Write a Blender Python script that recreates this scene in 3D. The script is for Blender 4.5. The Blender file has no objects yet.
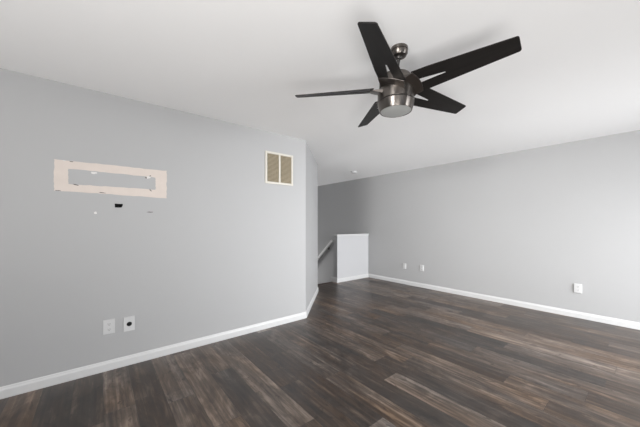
import bpy, bmesh, math, random
from mathutils import Vector, Matrix
random.seed(7)
C = bpy.context.scene.collection
PI = math.pi

# ------------------------------------------------------------------ camera, sky, light, exposure
cd = bpy.data.cameras.new('camera'); cam = bpy.data.objects.new('camera', cd); C.objects.link(cam)
YAW = math.radians(39.0)
cam.location = (0, 0, 1.28); cam.rotation_euler = (PI/2, 0, -YAW)
cd.sensor_fit = 'HORIZONTAL'; cd.sensor_width = 36; cd.lens = 274/640*36
cd.shift_y = 11/640; cd.clip_start = 0.02
bpy.context.scene.camera = cam

w = bpy.data.worlds.new('sky'); bpy.context.scene.world = w; w.use_nodes = True
bg = w.node_tree.nodes['Background']; bg.inputs[0].default_value = (.75, .87, 1, 1); bg.inputs[1].default_value = 1.0

def area(name, loc, rot, sx, sy, power, col=(1, 1, 1), spread=180):
    l = bpy.data.lights.new(name, 'AREA'); l.shape = 'RECTANGLE'; l.size = sx; l.size_y = sy
    l.energy = power; l.color = col; l.spread = math.radians(spread)
    o = bpy.data.objects.new(name, l); C.objects.link(o); o.location = loc; o.rotation_euler = rot
    return o
# daylight from the unseen door; door_sky panels are added inside the room and aimed
area('door_daylight', (3.75, -2.50, 1.05), (PI/2, 0, 0), 2.3, 1.9, 8, (.97, .985, 1.0))
area('door_sky', (3.75, -2.30, 1.15), (PI/2-.2, 0, -.2), 2.3, 1.7, 72, (.97, .985, 1.0), 100)
area('door_floor_fill', (3.75, -2.30, 1.75), (PI/2-.75, 0, 0), 2.3, .7, 34, (.95, .975, 1.0), 110)  # extra beam added inside the door, tipped down to brighten the floor
area('door_sky_left', (3.75, -2.30, 1.15), (PI/2, 0, .18), 2.3, 1.7, 24, (.97, .985, 1.0), 75)
area('rear_fill', (-5.94, -1.3, 1.35), (PI/2, 0, -PI/2+.3), 2.1, 1.5, 34, (1.0, .99, .97), 40)  # added narrow fill for the far right wall, set in an assumed window
area('stair_light', (4.2, 8.94, -0.6), (PI/2, 0, PI), .9, 1.6, 58, (1.0, 1.0, 1.0))  # panel added before the solid end wall to light the stairwell
# added upward panels, unseen, bouncing fill off the ceiling behind the camera
area('bounce_fill', (-3, 0, .8), (PI, 0, 0), 1.6, 1.6, 104, (1.0, .985, .965))
area('bounce_fill_low', (-.5, -1, .3), (PI, 0, 0), 1.6, 1.6, 110, (1.0, .985, .965))

vs = bpy.context.scene.view_settings
vs.view_transform = 'Standard'; vs.look = 'None'; vs.gamma = 1; vs.use_curve_mapping = False
vs.exposure = 0.0
bpy.context.scene.cycles.max_bounces = 12
bpy.context.scene.cycles.diffuse_bounces = 8

# ------------------------------------------------------------------ materials
def mat(name, col, rough=.5, metal=0, spec=.5, bump=0, bscale=200, noise=0, nscale=4):
    m = bpy.data.materials.new(name); m.use_nodes = True
    nt = m.node_tree; b = nt.nodes['Principled BSDF']
    b.inputs['Base Color'].default_value = (*col, 1); b.inputs['Roughness'].default_value = rough
    b.inputs['Metallic'].default_value = metal; b.inputs['Specular IOR Level'].default_value = spec
    geo = nt.nodes.new('ShaderNodeTexCoord')
    if bump:
        n = nt.nodes.new('ShaderNodeTexNoise'); n.inputs['Scale'].default_value = bscale; n.inputs['Detail'].default_value = 3
        nt.links.new(geo.outputs['Object'], n.inputs['Vector'])
        bp = nt.nodes.new('ShaderNodeBump'); bp.inputs['Strength'].default_value = bump; bp.inputs['Distance'].default_value = .001
        nt.links.new(n.outputs['Fac'], bp.inputs['Height']); nt.links.new(bp.outputs[0], b.inputs['Normal'])
    if noise:
        n = nt.nodes.new('ShaderNodeTexNoise'); n.inputs['Scale'].default_value = nscale; n.inputs['Detail'].default_value = 4
        nt.links.new(geo.outputs['Object'], n.inputs['Vector'])
        mx = nt.nodes.new('ShaderNodeMix'); mx.data_type = 'RGBA'
        mx.inputs[6].default_value = (*[c*(1-noise) for c in col], 1); mx.inputs[7].default_value = (*[min(1, c*(1+noise)) for c in col], 1)
        nt.links.new(n.outputs['Fac'], mx.inputs[0]); nt.links.new(mx.outputs[2], b.inputs['Base Color'])
    return m

M = {}
M['wall'] = mat('wall_paint', (.421, .421, .424), .6, spec=.3, bump=.15, bscale=260, noise=.012, nscale=1.5)
M['ceiling'] = mat('ceiling_paint', (.89, .89, .89), .75, spec=.2, bump=.15, bscale=220)
M['trim'] = mat('trim_paint', (.62, .62, .62), .35, spec=.5, noise=.01)
M['rail'] = mat('rail_paint', (.82, .82, .81), .4, noise=.01)
M['half'] = mat('pale_wall_paint', (.53, .53, .54), .5, spec=.3, bump=.1)
M['plate'] = mat('white_plastic', (.60, .60, .60), .35, noise=.01, nscale=30)
M['slot'] = mat('dark_slot', (.03, .03, .03), .6, noise=.2, nscale=50)
M['black'] = mat('black_void', (.006, .006, .006), .9, noise=.2, nscale=50)
M['cream'] = mat('cream_enamel', (.62, .59, .53), .4, noise=.015, nscale=20)
M['louver'] = mat('tan_louver', (.46, .40, .30), .5, noise=.1, nscale=25)
M['filter'] = mat('dusty_filter', (.20, .165, .11), .9, noise=.25, nscale=60)
M['patch'] = mat('bare_plaster', (.66, .59, .54), .9, spec=.1, bump=.3, bscale=90, noise=.05, nscale=18)
M['tear'] = mat('torn_paper', (.70, .69, .67), .9, spec=.1, noise=.05, nscale=60)
M['grime'] = mat('grey_mark', (.12, .11, .10), .9, spec=.1, noise=.3, nscale=80)
M['nickel'] = mat('brushed_nickel', (.155, .140, .128), .32, metal=1, noise=.08, nscale=12)
nt = M['nickel'].node_tree; b_ = nt.nodes['Principled BSDF']; tg = nt.nodes.new('ShaderNodeTangent'); tg.direction_type = 'RADIAL'; tg.axis = 'Z'
b_.inputs['Anisotropic'].default_value = .8; b_.inputs['Anisotropic Rotation'].default_value = .25; nt.links.new(tg.outputs[0], b_.inputs['Tangent'])
M['bracket'] = mat('satin_nickel', (.15, .135, .125), .42, metal=1, noise=.06, nscale=12)
M['darkmetal'] = mat('dark_metal', (.05, .047, .045), .4, metal=.8, noise=.1, nscale=20)
M['lens'] = mat('frosted_glass', (.42, .43, .42), .35, spec=.5, noise=.03, nscale=20)
M['stair'] = mat('stair_wood', (.06, .042, .034), .45, noise=.3, nscale=9)
M['frame'] = mat('window_vinyl', (.80, .80, .80), .4, noise=.01)

def glass():
    m = bpy.data.materials.new('window_glass'); m.use_nodes = True; nt = m.node_tree
    for n in list(nt.nodes):
        if n.type != 'OUTPUT_MATERIAL': nt.nodes.remove(n)
    t = nt.nodes.new('ShaderNodeBsdfTransparent'); g = nt.nodes.new('ShaderNodeBsdfGlossy'); g.inputs['Roughness'].default_value = .02
    f = nt.nodes.new('ShaderNodeFresnel'); mx = nt.nodes.new('ShaderNodeMixShader')
    nt.links.new(f.outputs[0], mx.inputs[0]); nt.links.new(t.outputs[0], mx.inputs[1]); nt.links.new(g.outputs[0], mx.inputs[2])
    nt.links.new(mx.outputs[0], nt.nodes['Material Output'].inputs[0]); return m
M['glass'] = glass()

def blade_mat():
    m = mat('espresso_blade', (.012, .011, .0105), .45, spec=.2); nt = m.node_tree; b = nt.nodes['Principled BSDF']
    tc = nt.nodes.new('ShaderNodeTexCoord'); mp = nt.nodes.new('ShaderNodeMapping'); mp.inputs['Scale'].default_value = (3, 60, 60)
    n = nt.nodes.new('ShaderNodeTexNoise'); n.inputs['Scale'].default_value = 1; n.inputs['Detail'].default_value = 3
    r = nt.nodes.new('ShaderNodeValToRGB'); r.color_ramp.elements[0].color = (.007, .0065, .0065, 1); r.color_ramp.elements[1].color = (.019, .017, .016, 1)
    nt.links.new(tc.outputs['Object'], mp.inputs[0]); nt.links.new(mp.outputs[0], n.inputs['Vector']); nt.links.new(n.outputs[0], r.inputs[0]); nt.links.new(r.outputs[0], b.inputs['Base Color'])
    return m
M['blade'] = blade_mat()

def floor_mat():
    m = bpy.data.materials.new('vinyl_planks'); m.use_nodes = True; nt = m.node_tree; L = nt.links.new
    b = nt.nodes['Principled BSDF']
    def N(t, **k):
        n = nt.nodes.new(t)
        for a, v in k.items(): setattr(n, a, v)
        return n
    def MA(op, a, bb=None, c=None):
        n = N('ShaderNodeMath', operation=op)
        for i, v in enumerate((a, bb, c)):
            if v is None: continue
            if isinstance(v, (int, float)): n.inputs[i].default_value = v
            else: L(v, n.inputs[i])
        return n.outputs[0]
    g = N('ShaderNodeTexCoord'); sx = N('ShaderNodeSeparateXYZ'); L(g.outputs['Object'], sx.inputs[0])
    X, Y = sx.outputs[0], sx.outputs[1]
    xs = MA('DIVIDE', MA('SUBTRACT', X, .029), .18); row = MA('FLOOR', xs); fx = MA('FRACT', xs)
    wn = N('ShaderNodeTexWhiteNoise', noise_dimensions='1D'); L(row, wn.inputs['W'])
    ys = MA('ADD', MA('DIVIDE', Y, 1.22), MA('MULTIPLY', wn.outputs['Value'], 7.0)); col = MA('FLOOR', ys); fy = MA('FRACT', ys)
    cb = N('ShaderNodeCombineXYZ'); L(row, cb.inputs[0]); L(col, cb.inputs[1])
    w2 = N('ShaderNodeTexWhiteNoise', noise_dimensions='3D'); L(cb.outputs[0], w2.inputs['Vector'])
    sc = N('ShaderNodeSeparateColor'); L(w2.outputs['Color'], sc.inputs[0])
    R, G, B = sc.outputs
    # grain, each plank with its own stretch of wood
    gv = N('ShaderNodeCombineXYZ'); L(MA('MULTIPLY', X, 1.0), gv.inputs[0]); L(MA('ADD', Y, MA('MULTIPLY', G, 40)), gv.inputs[1]); L(MA('MULTIPLY', B, 30), gv.inputs[2])
    def noise(scale, detail, rough, dist=0):
        mp = N('ShaderNodeMapping'); mp.inputs['Scale'].default_value = scale; L(gv.outputs[0], mp.inputs[0])
        n = N('ShaderNodeTexNoise'); n.inputs['Scale'].default_value = 1; n.inputs['Detail'].default_value = detail
        n.inputs['Roughness'].default_value = rough; n.inputs['Distortion'].default_value = dist
        L(mp.outputs[0], n.inputs['Vector']); return n.outputs['Fac']
    broad = noise((9, 2.8, 1), 4, .65, .9)
    streak = noise((34, .7, 1), 3, .55, .3)
    fine = noise((70, 3.0, 1), 5, .65, .3)
    hair = noise((230, 7, 1), 2, .5)
    knot = noise((11, 4.5, 1), 3, .65, 1.6)
    v = MA('ADD', MA('MULTIPLY', R, .46), MA('MULTIPLY', MA('SUBTRACT', broad, .5), 1.05))
    v = MA('ADD', v, MA('MULTIPLY', MA('SUBTRACT', streak, .5), .75))
    v = MA('ADD', MA('ADD', v, .245), MA('MULTIPLY', MA('SUBTRACT', fine, .5), .65))
    v = MA('ADD', v, MA('MULTIPLY', MA('SUBTRACT', hair, .5), .2))
    v = MA('SUBTRACT', v, MA('MULTIPLY', MA('MAXIMUM', MA('SUBTRACT', knot, .60), 0), 2.4))
    v = MA('ADD', MA('MULTIPLY', MA('SUBTRACT', v, .5), 1.1), .53)
    rp = N('ShaderNodeValToRGB'); e = rp.color_ramp.elements
    e[0].position = .02; e[0].color = (.010, .0064, .0044, 1)
    e[1].position = 1.0; e[1].color = (.245, .193, .156, 1)
    k = e.new(.38); k.color = (.036, .0238, .0170, 1)
    k = e.new(.66); k.color = (.092, .067, .051, 1)
    L(v, rp.inputs[0])
    # cooler and warmer planks
    hs = N('ShaderNodeHueSaturation'); L(rp.outputs[0], hs.inputs['Color']); cool = noise((4, 1.1, 3), 2, .5, .5); L(MA('ADD', MA('MULTIPLY', cool, 1.8), MA('ADD', MA('MULTIPLY', B, .4), .02)), hs.inputs['Saturation'])
    # seams
    ex = MA('MINIMUM', fx, MA('SUBTRACT', 1, fx)); ey = MA('MINIMUM', fy, MA('SUBTRACT', 1, fy))
    sx_ = MA('LESS_THAN', ex, .008); sy_ = MA('LESS_THAN', ey, .0013); seam = MA('MAXIMUM', sx_, sy_)
    mx = N('ShaderNodeMix', data_type='RGBA'); L(MA('MULTIPLY', seam, .7), mx.inputs[0]); L(hs.outputs[0], mx.inputs[6]); mx.inputs[7].default_value = (.012, .01, .009, 1)
    L(mx.outputs[2], b.inputs['Base Color'])
    L(MA('ADD', .27, MA('MULTIPLY', fine, .2)), b.inputs['Roughness']); b.inputs['Specular IOR Level'].default_value = .75
    bp = N('ShaderNodeBump'); bp.inputs['Strength'].default_value = .25; bp.inputs['Distance'].default_value = .001
    L(MA('SUBTRACT', fine, MA('MULTIPLY', seam, 1.0)), bp.inputs['Height']); L(bp.outputs[0], b.inputs['Normal'])
    return m
M['floor'] = floor_mat()

# ------------------------------------------------------------------ mesh helpers
class MB:
    def __init__(s): s.bm = bmesh.new(); s.mx = Matrix.Identity(4)
    def poly(s, pts): s.bm.faces.new([s.bm.verts.new(s.mx @ Vector(p)) for p in pts])
    def box(s, x0, x1, y0, y1, z0, z1):
        v = [s.bm.verts.new(s.mx @ Vector((x, y, z))) for x in (x0, x1) for y in (y0, y1) for z in (z0, z1)]
        for f in ((0, 1, 3, 2), (4, 6, 7, 5), (0, 4, 5, 1), (2, 3, 7, 6), (0, 2, 6, 4), (1, 5, 7, 3)): s.bm.faces.new([v[i] for i in f])
        return s
    def prism(s, pts, off):          # polygon of 3-D points swept by a vector
        off = Vector(off); a = [s.bm.verts.new(s.mx @ Vector(p)) for p in pts]; b = [s.bm.verts.new(s.mx @ (Vector(p)+off)) for p in pts]
        s.bm.faces.new(a); s.bm.faces.new(list(reversed(b))); n = len(pts)
        for i in range(n): s.bm.faces.new([a[i], b[i], b[(i+1) % n], a[(i+1) % n]])
        return s
    def lathe(s, prof, n=48, cap=True):   # profile (r, z) about local z
        rings = []
        for r, z in prof:
            rings.append([s.bm.verts.new(s.mx @ Vector((r*math.cos(2*PI*i/n), r*math.sin(2*PI*i/n), z))) for i in range(n)])
        for a, b in zip(rings, rings[1:]):
            for i in range(n): s.bm.faces.new([a[i], a[(i+1) % n], b[(i+1) % n], b[i]])
        if cap: s.bm.faces.new(list(reversed(rings[0]))); s.bm.faces.new(rings[-1])
        return s
    def sweep(s, profile, path):          # profile of (out, z) swept along horizontal path of (x,y); out = to the right of travel
        n = len(path); secs = []
        for i, p in enumerate(path):
            p = Vector(p); d1 = (Vector(path[i])-Vector(path[i-1])).normalized() if i else None
            d2 = (Vector(path[i+1])-p).normalized() if i < n-1 else None
            n1 = Vector((d1.y, -d1.x)) if d1 else None; n2 = Vector((d2.y, -d2.x)) if d2 else None
            if n1 and n2: m = (n1+n2).normalized(); m = m/m.dot(n1)
            else: m = n1 or n2
            secs.append([s.bm.verts.new((p.x+m.x*o, p.y+m.y*o, z)) for o, z in profile])
        k = len(profile)
        for a, b in zip(secs, secs[1:]):
            for i in range(k): s.bm.faces.new([a[i], b[i], b[(i+1) % k], a[(i+1) % k]])
        s.bm.faces.new(secs[0]); s.bm.faces.new(list(reversed(secs[-1])))
        return s
    def build(s, name, m, parent=None, bevel=0, smooth=False, seg=2):
        bmesh.ops.recalc_face_normals(s.bm, faces=s.bm.faces)
        me = bpy.data.meshes.new(name); s.bm.to_mesh(me); s.bm.free(); me.materials.append(m)
        o = bpy.data.objects.new(name, me); C.objects.link(o)
        if parent: o.parent = parent
        if bevel:
            b = o.modifiers.new('bevel', 'BEVEL'); b.width = bevel; b.segments = seg; b.limit_method = 'ANGLE'
        if smooth:
            for p in me.polygons: p.use_smooth = True
            e = o.modifiers.new('edges', 'EDGE_SPLIT'); e.split_angle = math.radians(38)
        return o
def struct(o, label=None):
    o['kind'] = 'structure'
    if label: o['label'] = label
    return o
def thing(name, label, cat, loc, rot=(0, 0, 0), group=None):
    o = bpy.data.objects.new(name, None); C.objects.link(o); o.empty_display_size = .1
    o.location = loc; o.rotation_euler = rot; o['label'] = label; o['category'] = cat
    if group: o['group'] = group
    return o
def tag(o, label, cat, group=None):
    o['label'] = label; o['category'] = cat
    if group: o['group'] = group
    return o

# ------------------------------------------------------------------ the room shell
YL, XR, H = 3.045, 5.12, 2.43           # left wall plane, right wall plane, ceiling height
XW, YB = -6.0, -2.6                     # far walls of the open-plan room behind the camera
A0 = (2.212, YL); A1 = (3.271, YL+1.065) # angled wall
YS = 4.58                               # edge of the floor at the stairs
YE = 9.0                                # end of the stairwell
T = .12

fl = MB(); fl.prism([(XW-T, YB-T, 0), (XR+T, YB-T, 0), (XR+T, YS, 0), (A1[0]-T, YS, 0), (A1[0]-T, A1[1]+.05, 0), (A0[0]-.05, A0[1]+T, 0), (XW-T, YL+T, 0)], (0, 0, -.2))
struct(fl.build('floor', M['floor']), 'grey brown wood-look plank floor')
struct(MB().box(XW-T, XR+T, YB-T, YE+T, H, H+.1).build('ceiling', M['ceiling']), 'flat white ceiling')

# left wall, with a real opening where the cable hole is broken through
HX0, HX1, HZ0, HZ1 = .114, .174, 1.431, 1.468
lw = MB()
lw.box(XW-T, HX0, YL, YL+T, 0, H).box(HX1, A0[0], YL, YL+T, 0, H).box(HX0, HX1, YL, YL+T, 0, HZ0).box(HX0, HX1, YL, YL+T, HZ1, H)
struct(lw.build('wall_left', M['wall']), 'light grey painted wall on the left')
aw = MB(); aw.prism([(A0[0], A0[1], 0), (A1[0], A1[1], 0), (A1[0]-T, A1[1]+.05, 0), (A0[0], A0[1]+T, 0)], (0, 0, H))
struct(aw.build('wall_angled', M['wall']), 'short angled grey wall at the end of the left wall')
struct(MB().box(A1[0]-T, A1[0], A1[1], YE, -2.7, H).build('wall_stair_side', M['wall']))
struct(MB().box(XR, XR+T, YB-T, YE, -2.7, H).build('wall_right', M['wall']), 'long grey painted wall on the right')
struct(MB().box(A1[0]-T, XR+T, YE, YE+T, -2.7, H).build('wall_stair_end', M['wall']))
# far walls behind the camera with their glass doors and windows
def opened(name, mx, x0, x1, holes):          # a wall along local x with rectangular openings; inside is +y
    m = MB(); m.mx = mx; x = x0
    for h0, h1, z0, z1 in holes:
        m.box(x, h0, -T, 0, 0, H)
        if z0 > 0: m.box(h0, h1, -T, 0, 0, z0)
        m.box(h0, h1, -T, 0, z1, H); x = h1
    m.box(x, x1, -T, 0, 0, H); struct(m.build(name, M['wall']))
def pane_frame(name, mx, x0, x1, z0, z1):
    m = MB(); m.mx = mx; a, b, t = -.09, -.03, .05
    m.box(x0, x0+t, a, b, z0, z1).box(x1-t, x1, a, b, z0, z1).box(x0+t, x1-t, a, b, z0, z0+t).box(x0+t, x1-t, a, b, z1-t, z1)
    xm = (x0+x1)/2; m.box(xm-t/2, xm+t/2, a, b, z0+t, z1-t)
    o = struct(m.build(name, M['frame']))
    for q0, q1 in ((x0+t, xm-t/2), (xm+t/2, x1-t)):
        p = MB(); p.mx = mx; p.box(q0, q1, a+.02, a+.026, z0+t, z1-t).build('pane', M['glass'], o)
MY = Matrix.Translation((0, YB, 0)); MW = Matrix.Translation((XW, 0, 0)) @ Matrix.Rotation(-PI/2, 4, 'Z')
opened('wall_back', MY, XW, XR, [(-5, -2, .55, 2.15), (-.6, 1.4, .55, 2.15), (2.55, 4.95, 0, 2.08)])
pane_frame('window_1', MY, -5, -2, .55, 2.15); pane_frame('window_2', MY, -.6, 1.4, .55, 2.15); pane_frame('door_1', MY, 2.55, 4.95, 0, 2.08)
opened('wall_west', MW, -YL, -YB, [(-2.3, -.1, .55, 2.15), (.2, 2.4, .55, 2.15)]); pane_frame('window_3', MW, -2.3, -.1, .55, 2.15); pane_frame('window_4', MW, .2, 2.4, .55, 2.15)

# half wall guarding the stairs
HW0, HW1, HT = 4.45, 4.57, 1.034
hw = MB(); hw.box(4.098, XR, HW0, HW1, -.2, HT)
struct(hw.build('wall_half', M['half']), 'white half wall guarding the stairs')
hwe = MB(); hwe.box(4.093, 4.098, HW0+.001, HW1, -.2, HT); struct(hwe.build('wall_half_end', M['wall']))
cp = MB(); cp.box(4.078, XR, HW0-.018, HW1+.018, HT, HT+.026).box(4.086, XR, HW0-.011, HW1+.011, HT-.018, HT)
struct(cp.build('trim_1', M['trim'], bevel=.004), 'white cap along the top of the half wall')

# baseboards
BP = [(0, 0), (.015, 0), (.015, .058), (.0125, .066), (.009, .071), (.007, .080), (.004, .085), (0, .085)]
struct(MB().sweep(BP, [(XW, YL), A0, A1]).build('baseboard_left', M['trim']), 'white baseboard along the left wall')
struct(MB().sweep(BP, [(XR, HW0), (XR, YB)]).build('baseboard_right', M['trim']), 'white baseboard along the right wall')
struct(MB().sweep(BP, [(4.093, HW0), (XR-.015, HW0)]).build('baseboard_half', M['trim']), 'white baseboard along the half wall')
struct(MB().sweep([(o, z*1.3) for o, z in BP], [(4.093, YS+.08), (4.093, HW0-.015)]).build('baseboard_end', M['trim']))

# stairs going down behind the half wall
st = MB(); n = 12
for i in range(n):
    st.box(A1[0], XR, YS+.262*i, YS+.262*(i+1)+.02, -.19*(i+1)-.035, -.19*(i+1))
    st.box(A1[0], XR, YS+.262*i, YS+.262*i+.018, -.19*(i+1)-.01, -.19*i-.03)
struct(st.build('stairs', M['stair']))
struct(MB().box(A1[0], XR, YS+.262*n, YE, -2.7, -2.5).build('floor_lower', M['floor']))
struct(MB().box(A1[0]+.0, 4.063, YS-.055, YS+.022, -.03, .006).build('trim_2', M['stair'], bevel=.006), 'dark stair nosing at the edge of the floor')

# ------------------------------------------------------------------ handrail on the right wall
hr = thing('handrail', 'white handrail sloping down the stair wall beside the half wall', 'handrail', (XR-.06, 5.705, .835))
def bar(mb, a, b, w_, h_):
    a, b = Vector(a), Vector(b); d = (b-a).normalized(); s_ = d.cross(Vector((1, 0, 0))).normalized()
    x = Vector((1, 0, 0)); q = [a+x*i*w_/2+s_*j*h_/2 for i, j in ((-1, -1), (1, -1), (1, 1), (-1, 1))]
    mb.prism(q, b-a); return mb
dv = Vector((0, 1.75, -1.53))
bar(MB(), (0, 0, 0), dv, .045, .075).build('rail', M['rail'], hr, bevel=.012, seg=3)
for f in (.12, .55, .92):
    p = dv*f; MB().box(.0, .06, p.y-.012, p.y+.012, p.z-.055, p.z-.035).box(.052, .06, p.y-.03, p.y+.03, p.z-.09, p.z-.02).build('bracket', M['nickel'], hr)

# ------------------------------------------------------------------ ceiling fan
FX, FY, FZ = 1.532, 1.095, 2.176
fan = thing('ceiling_fan', 'five-bladed black and brushed nickel ceiling fan hanging from the white ceiling', 'ceiling fan', (FX, FY, FZ))
ct = H-FZ
mb = MB(); mb.mx = Matrix.Translation((-.004, -.030, 0))
mb.lathe([(.054, ct), (.055, ct-.004), (.055, ct-.018), (.050, ct-.020), (.050, ct-.024), (.054, ct-.027), (.053, ct-.040), (.044, ct-.053), (.024, ct-.056)]).build('canopy', M['nickel'], fan, smooth=True)
rod = MB(); q = Vector((-.004, -.030, ct-.05)); d = Vector((0, 0, .085))-q
rod.mx = Matrix.Translation(q) @ d.to_track_quat('Z', 'Y').to_matrix().to_4x4()
rod.lathe([(.018, -.004), (.021, .008), (.018, .018), (.0115, .022), (.0115, d.length)], 24).build('downrod', M['darkmetal'], fan, smooth=True)
MB().lathe([(.020, .118), (.030, .112), (.034, .098), (.070, .092), (.094, .082), (.104, .066), (.106, .040), (.106, .010), (.098, .002)]).build('upper_housing', M['nickel'], fan, smooth=True)
MB().lathe([(.098, .004), (.106, 0), (.114, -.010), (.117, -.030), (.118, -.060), (.118, -.083), (.116, -.085)]).build('motor_housing', M['nickel'], fan, smooth=True)
MB().lathe([(.113, -.083), (.113, -.093)]).build('groove_ring', M['darkmetal'], fan, smooth=True)
lk = MB().lathe([(.116, -.091), (.118, -.093), (.1165, -.104), (.1045, -.145), (.103, -.148), (.099, -.148), (.098, -.144)]).build('light_kit', M['nickel'], fan, smooth=True)
MB().lathe([(.100, -.140), (.098, -.146), (.080, -.149), (.05, -.1515), (.02, -.1525)]).build('lens', M['lens'], lk, smooth=True)
TH, PITCH = 3.556, .316
def arc(cx, cy, r, a0, a1, n=5): return [(cx+r*math.cos(a0+(a1-a0)*i/n), cy+r*math.sin(a0+(a1-a0)*i/n)) for i in range(n+1)]
def blade_outline():
    p = [(.145, -.082), (.24, -.077)]
    p += arc(.663, -.020, .012, -PI/2+.1, 0, 4)
    p += arc(.660, .050, .013, 0, PI/2-.05, 4)
    p += [(.24, .088), (.145, .094)]
    p += [(.145, .025), (.180, .023)] + arc(.312, .0135, .0055, PI/2, -PI/2, 6) + [(.180, -.010), (.145, -.014)]
    return p
b0 = None
for k in range(5):
    a = TH + k*2*PI/5
    mt = Matrix.Rotation(a, 4, 'Z') @ Matrix.Rotation(-PITCH, 4, 'X')
    if b0 is None:
        b0 = MB().prism([(r, t, -.003) for r, t in blade_outline()], (0, 0, .007)).build('blade', M['blade'], fan, bevel=.0012)
        # curved metal holder under the root of the blade
        k_ = MB()
        outer = [(.170-.020*(t/.09)**2, t) for t in [-.080+.168*i/12 for i in range(13)]]
        top = outer + [(.085, .085), (.085, -.075)]
        va = [k_.bm.verts.new((r, t, -.0035)) for r, t in top]
        vb = [k_.bm.verts.new((r, t, -.009 if r > .1 else -.026)) for r, t in top]
        k_.bm.faces.new(va); nn = len(va); k_.bm.faces.new(list(reversed(vb)))
        for i in range(nn): k_.bm.faces.new([va[i], vb[i], vb[(i+1) % nn], va[(i+1) % nn]])
        h0 = k_.build('blade_bracket', M['bracket'], fan, bevel=.001)
        bl, br = b0, h0
    else:
        bl = b0.copy(); C.objects.link(bl); bl.parent = fan
        br = h0.copy(); C.objects.link(br); br.parent = fan
    bl.matrix_local = mt; br.matrix_local = mt

# ------------------------------------------------------------------ smoke detector
sd = thing('smoke_detector', 'small round white smoke detector on the ceiling near the stairs', 'smoke detector', (4.30, 4.14, H))
MB().lathe([(.068, 0), (.068, -.010), (.064, -.012)]).build('base_plate', M['plate'], sd, smooth=True)
MB().lathe([(.060, -.011), (.061, -.026), (.055, -.036), (.040, -.041), (.012, -.042)]).build('cover', M['plate'], sd, smooth=True)

# ------------------------------------------------------------------ return air vent on the left wall
VX, VZ, VW, VH = 1.797, 1.988, .405, .400
vt = thing('return_air_vent', 'square cream return air vent high on the left wall', 'vent', (VX, YL, VZ))
hw_, hh = VW/2, VH/2; bo = .026
f = MB(); f.box(-hw_, -hw_+bo, -.016, 0, -hh, hh).box(hw_-bo, hw_, -.016, 0, -hh, hh).box(-hw_+bo, hw_-bo, -.016, 0, hh-bo, hh).box(-hw_+bo, hw_-bo, -.016, 0, -hh, -hh+bo)
f.build('frame', M['cream'], vt, bevel=.004)
MB().box(-.011, .011, -.015, 0, -hh+bo, hh-bo).build('divider', M['cream'], vt, bevel=.002)
MB().box(-hw_+bo, hw_-bo, -.002, -.0005, -hh+bo, hh-bo).build('filter', M['filter'], vt)
for s0, s1 in ((-hw_+bo, -.011), (.011, hw_-bo)):
    m = MB(); nl = 22; z0 = -hh+bo; dz = (2*(hh-bo))/nl
    for i in range(nl):
        z = z0+dz*(i+.5); m.prism([(s0, -.013, z-.005), (s0, -.012, z-.006), (s0, -.003, z+.003), (s0, -.004, z+.004)], (s1-s0, 0, 0))
    m.build('louver_panel', M['louver'], vt)

# ------------------------------------------------------------------ bare patch left by a wall mount
bpz = thing('plaster_patch', 'beige unpainted rectangular frame of bare plaster on the left wall', 'wall patch', (0, YL, 0))
def ragged(x0, z0, x1, z1, n, amp):
    return [(x0+(x1-x0)*i/n+random.uniform(-amp, amp), z0+(z1-z0)*i/n+random.uniform(-amp, amp)) for i in range(n)]
def strip_loop(ps, n, amp):
    r = []
    for a, b in zip(ps, ps[1:]+ps[:1]): r += ragged(*a, *b, n, amp)
    return r
out = strip_loop([(-.274, 1.553), (.523, 1.538), (.525, 1.806), (-.274, 1.803)], 18, .0028)
inn = strip_loop([(-.190, 1.612), (.430, 1.615), (.428, 1.732), (-.190, 1.738)], 18, .0022)
m = MB(); yf, yb = -.0016, 0
vo = [m.bm.verts.new((x, yf, z)) for x, z in out]; vi = [m.bm.verts.new((x, yf, z)) for x, z in inn]
wo = [m.bm.verts.new((x, yb, z)) for x, z in out]; wi = [m.bm.verts.new((x, yb, z)) for x, z in inn]
for i in range(len(vo)):
    j = (i+1) % len(vo)
    m.bm.faces.new([vo[i], vo[j], vi[j], vi[i]]); m.bm.faces.new([vo[i], wo[i], wo[j], vo[j]]); m.bm.faces.new([vi[i], vi[j], wi[j], wi[i]])
m.build('bare_plaster', M['patch'], bpz)
def blob(name, material, parent, x, z, rx, rz, y0=-.0028, y1=0, n=14, jag=.25, rot=0):
    pts = []
    for i in range(n):
        a = 2*PI*i/n; k = 1+random.uniform(-jag, jag); u, v = rx*math.cos(a)*k, rz*math.sin(a)*k
        pts.append((x+u*math.cos(rot)-v*math.sin(rot), y0, z+u*math.sin(rot)+v*math.cos(rot)))
    return MB().prism(pts, (0, y1-y0, 0)).build(name, material, parent)
for x, z, rx, rz, r in ((-.03, 1.723, .022, .009, 0), (.372, 1.727, .018, .012, .3), (-.215, 1.80, .010, .003, 0)):
    blob('torn_paper', M['tear'], bpz, x, z, rx, rz, rot=r)
for x, z, rx, rz, r in ((.352, 1.722, .006, .008, .4), (.385, 1.742, .008, .004, .5), (-.145, 1.610, .020, .004, -.2), (.388, 1.606, .014, .004, -.8), (.03, 1.556, .022, .003, -.1), (-.17, 1.798, .012, .003, 0), (-.252, 1.553, .018, .0025, 0)):
    blob('scrape_mark', M['grime'], bpz, x, z, rx, rz, y0=-.0034, rot=r)

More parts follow.
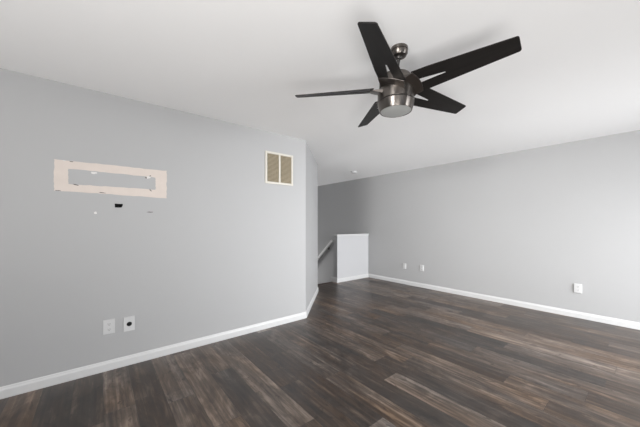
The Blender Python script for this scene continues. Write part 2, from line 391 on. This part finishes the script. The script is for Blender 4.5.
# ------------------------------------------------------------------ broken hole and small marks below the patch
hole = thing('wall_hole', 'ragged black hole in the left wall below the bare plaster frame', 'hole', (.147, YL, 1.449))
MB().box(HX0-.147, HX1-.147, .05, .055, HZ0-1.449, HZ1-1.449).build('cavity', M['black'], hole)
m = MB(); e = .0005
a_, b_, c_, d_ = HX0-.147, HX1-.147, HZ0-1.449, HZ1-1.449
m.box(a_, a_+e, .0008, .05, c_, d_).box(b_-e, b_, .0008, .05, c_, d_).box(a_, b_, .0008, .05, c_, c_+e).box(a_, b_, .0008, .05, d_-e, d_)
m.build('cavity_side', M['black'], hole)
pts_o = [(a_-.004, c_-.003), (0, c_-.004), (b_+.003, c_-.003), (b_+.004, 0), (b_+.003, d_+.003), (.005, d_+.003), (a_-.003, d_+.004), (a_-.004, 0)]
pts_i = [(a_+.002, c_+.001), (-.002, c_+.0005), (b_-.010, c_+.002), (b_-.001, .004), (b_-.001, d_-.001), (.006, d_-.003), (a_+.001, d_-.001), (a_+.001, .002)]
m = MB(); vo = [m.bm.verts.new((x, -.0006, z)) for x, z in pts_o]; vi = [m.bm.verts.new((x, -.0012, z)) for x, z in pts_i]
wo = [m.bm.verts.new((x, 0, z)) for x, z in pts_o]; wi = [m.bm.verts.new((x, .002, z)) for x, z in pts_i]
for i in range(8):
    j = (i+1) % 8
    m.bm.faces.new([vo[i], vo[j], vi[j], vi[i]]); m.bm.faces.new([vo[i], wo[i], wo[j], vo[j]]); m.bm.faces.new([vi[i], vi[j], wi[j], wi[i]])
m.build('torn_rim', M['wall'], hole)
o = blob('filler_dab', M['tear'], None, 0, 0, .011, .011, y0=-.0015); o.location = (-.018, YL, 1.382); tag(o, 'small white dab of filler on the left wall, left of the black hole', 'filler dab')
o = blob('wall_scratch', M['grime'], None, 0, 0, .026, .0035, y0=-.0012); o.location = (.385, YL, 1.398); tag(o, 'thin dark horizontal scratch on the left wall, right of the black hole', 'scratch')

# ------------------------------------------------------------------ wall plates
def plate_base(t, w_=.084, h_=.128, d=.007):
    MB().box(-w_/2, w_/2, -d, 0, -h_/2, h_/2).build('cover_plate', M['plate'], t, bevel=.003)
def duplex(t, d=.007):
    for s in (1, -1):
        c = s*.0235
        pts = arc(0, 0, .0175, -.75, .75, 5) + arc(0, 0, .0175, PI-.75, PI+.75, 5)
        r = MB().prism([(x, -d-.002, c+z) for x, z in pts], (0, .003, 0)).build('receptacle', M['plate'], t)
        m = MB(); m.box(-.008, -.0055, -d-.0025, -d-.001, c-.002, c+.008).box(.0055, .008, -d-.0025, -d-.001, c-.002, c+.008).box(-.0025, .0025, -d-.0025, -d-.001, c-.011, c-.006)
        m.build('slots', M['slot'], r)
    sm = MB(); sm.mx = Matrix.Translation((0, -d, 0)) @ Matrix.Rotation(PI/2, 4, 'X'); sm.lathe([(.003, -.001), (.003, .0012), (.001, .0016)], 12).build('screw', M['plate'], t)
def hole_plate(t):
    d = .010; w2, h2, R_ = .042, .064, .0205; m = MB(); n = 32; cz = -.001
    def sq(a):
        c, s = math.cos(a), math.sin(a); k = min(w2/abs(c) if abs(c) > 1e-6 else 9, h2/abs(s) if abs(s) > 1e-6 else 9); return k*c, k*s
    ang = sorted([2*PI*i/n for i in range(n)]+[math.atan2(j*h2, i*w2) % (2*PI) for i in (1, -1) for j in (1, -1)])
    A = [m.bm.verts.new((*[sq(a)[0]], -d, sq(a)[1])) for a in ang]; Bv = [m.bm.verts.new((R_*math.cos(a), -d, cz+R_*math.sin(a))) for a in ang]
    A2 = [m.bm.verts.new((sq(a)[0], 0, sq(a)[1])) for a in ang]; B2 = [m.bm.verts.new((R_*math.cos(a), -.001, cz+R_*math.sin(a))) for a in ang]
    for i in range(len(ang)):
        j = (i+1) % len(ang)
        for q in ((A[i], A[j], Bv[j], Bv[i]), (A[i], A2[i], A2[j], A[j]), (Bv[i], Bv[j], B2[j], B2[i])): m.bm.faces.new(q)
    m.build('cover_plate', M['plate'], t)
    k = MB(); k.mx = Matrix.Translation((0, -.0005, cz)) @ Matrix.Rotation(PI/2, 4, 'X')
    k.lathe([(R_-.0004, 0), (R_-.0004, .006), (R_-.003, .007), (R_-.004, .004), (.001, .004)], 32).build('cable_opening', M['black'], t, smooth=True)
    for s in (1, -1):
        sm = MB(); sm.mx = Matrix.Translation((0, -d, s*.045)) @ Matrix.Rotation(PI/2, 4, 'X'); sm.lathe([(.003, -.001), (.003, .001), (.001, .0014)], 12).build('screw', M['plate'], t)

t = thing('outlet', 'white duplex electrical outlet low on the left wall, left of the black-holed plate', 'outlet', (.075, YL, .380)); plate_base(t); duplex(t)
t = thing('cable_plate', 'white wall plate with a round black opening low on the left wall', 'wall plate', (.221, YL, .374)); hole_plate(t)
RX = (0, 0, -PI/2)      # plates facing -X on the right wall
t = thing('jack_plate', 'small white plate on the right wall, nearest to the half wall', 'wall plate', (XR, 3.43, .388), RX)
plate_base(t, .072, .118, .014); MB().box(-.0165, .0165, -.0175, -.013, -.034, .034).build('insert', M['plate'], t, bevel=.001)
t = thing('outlet', 'white duplex outlet on the right wall, second plate from the half wall', 'outlet', (XR, 3.022, .395), RX); plate_base(t, .078, .122, .013); duplex(t, .013)
t = thing('outlet', 'white duplex outlet on the right wall, farthest from the half wall', 'outlet', (XR, .694, .405), RX); plate_base(t, .080, .122, .014); duplex(t, .014)
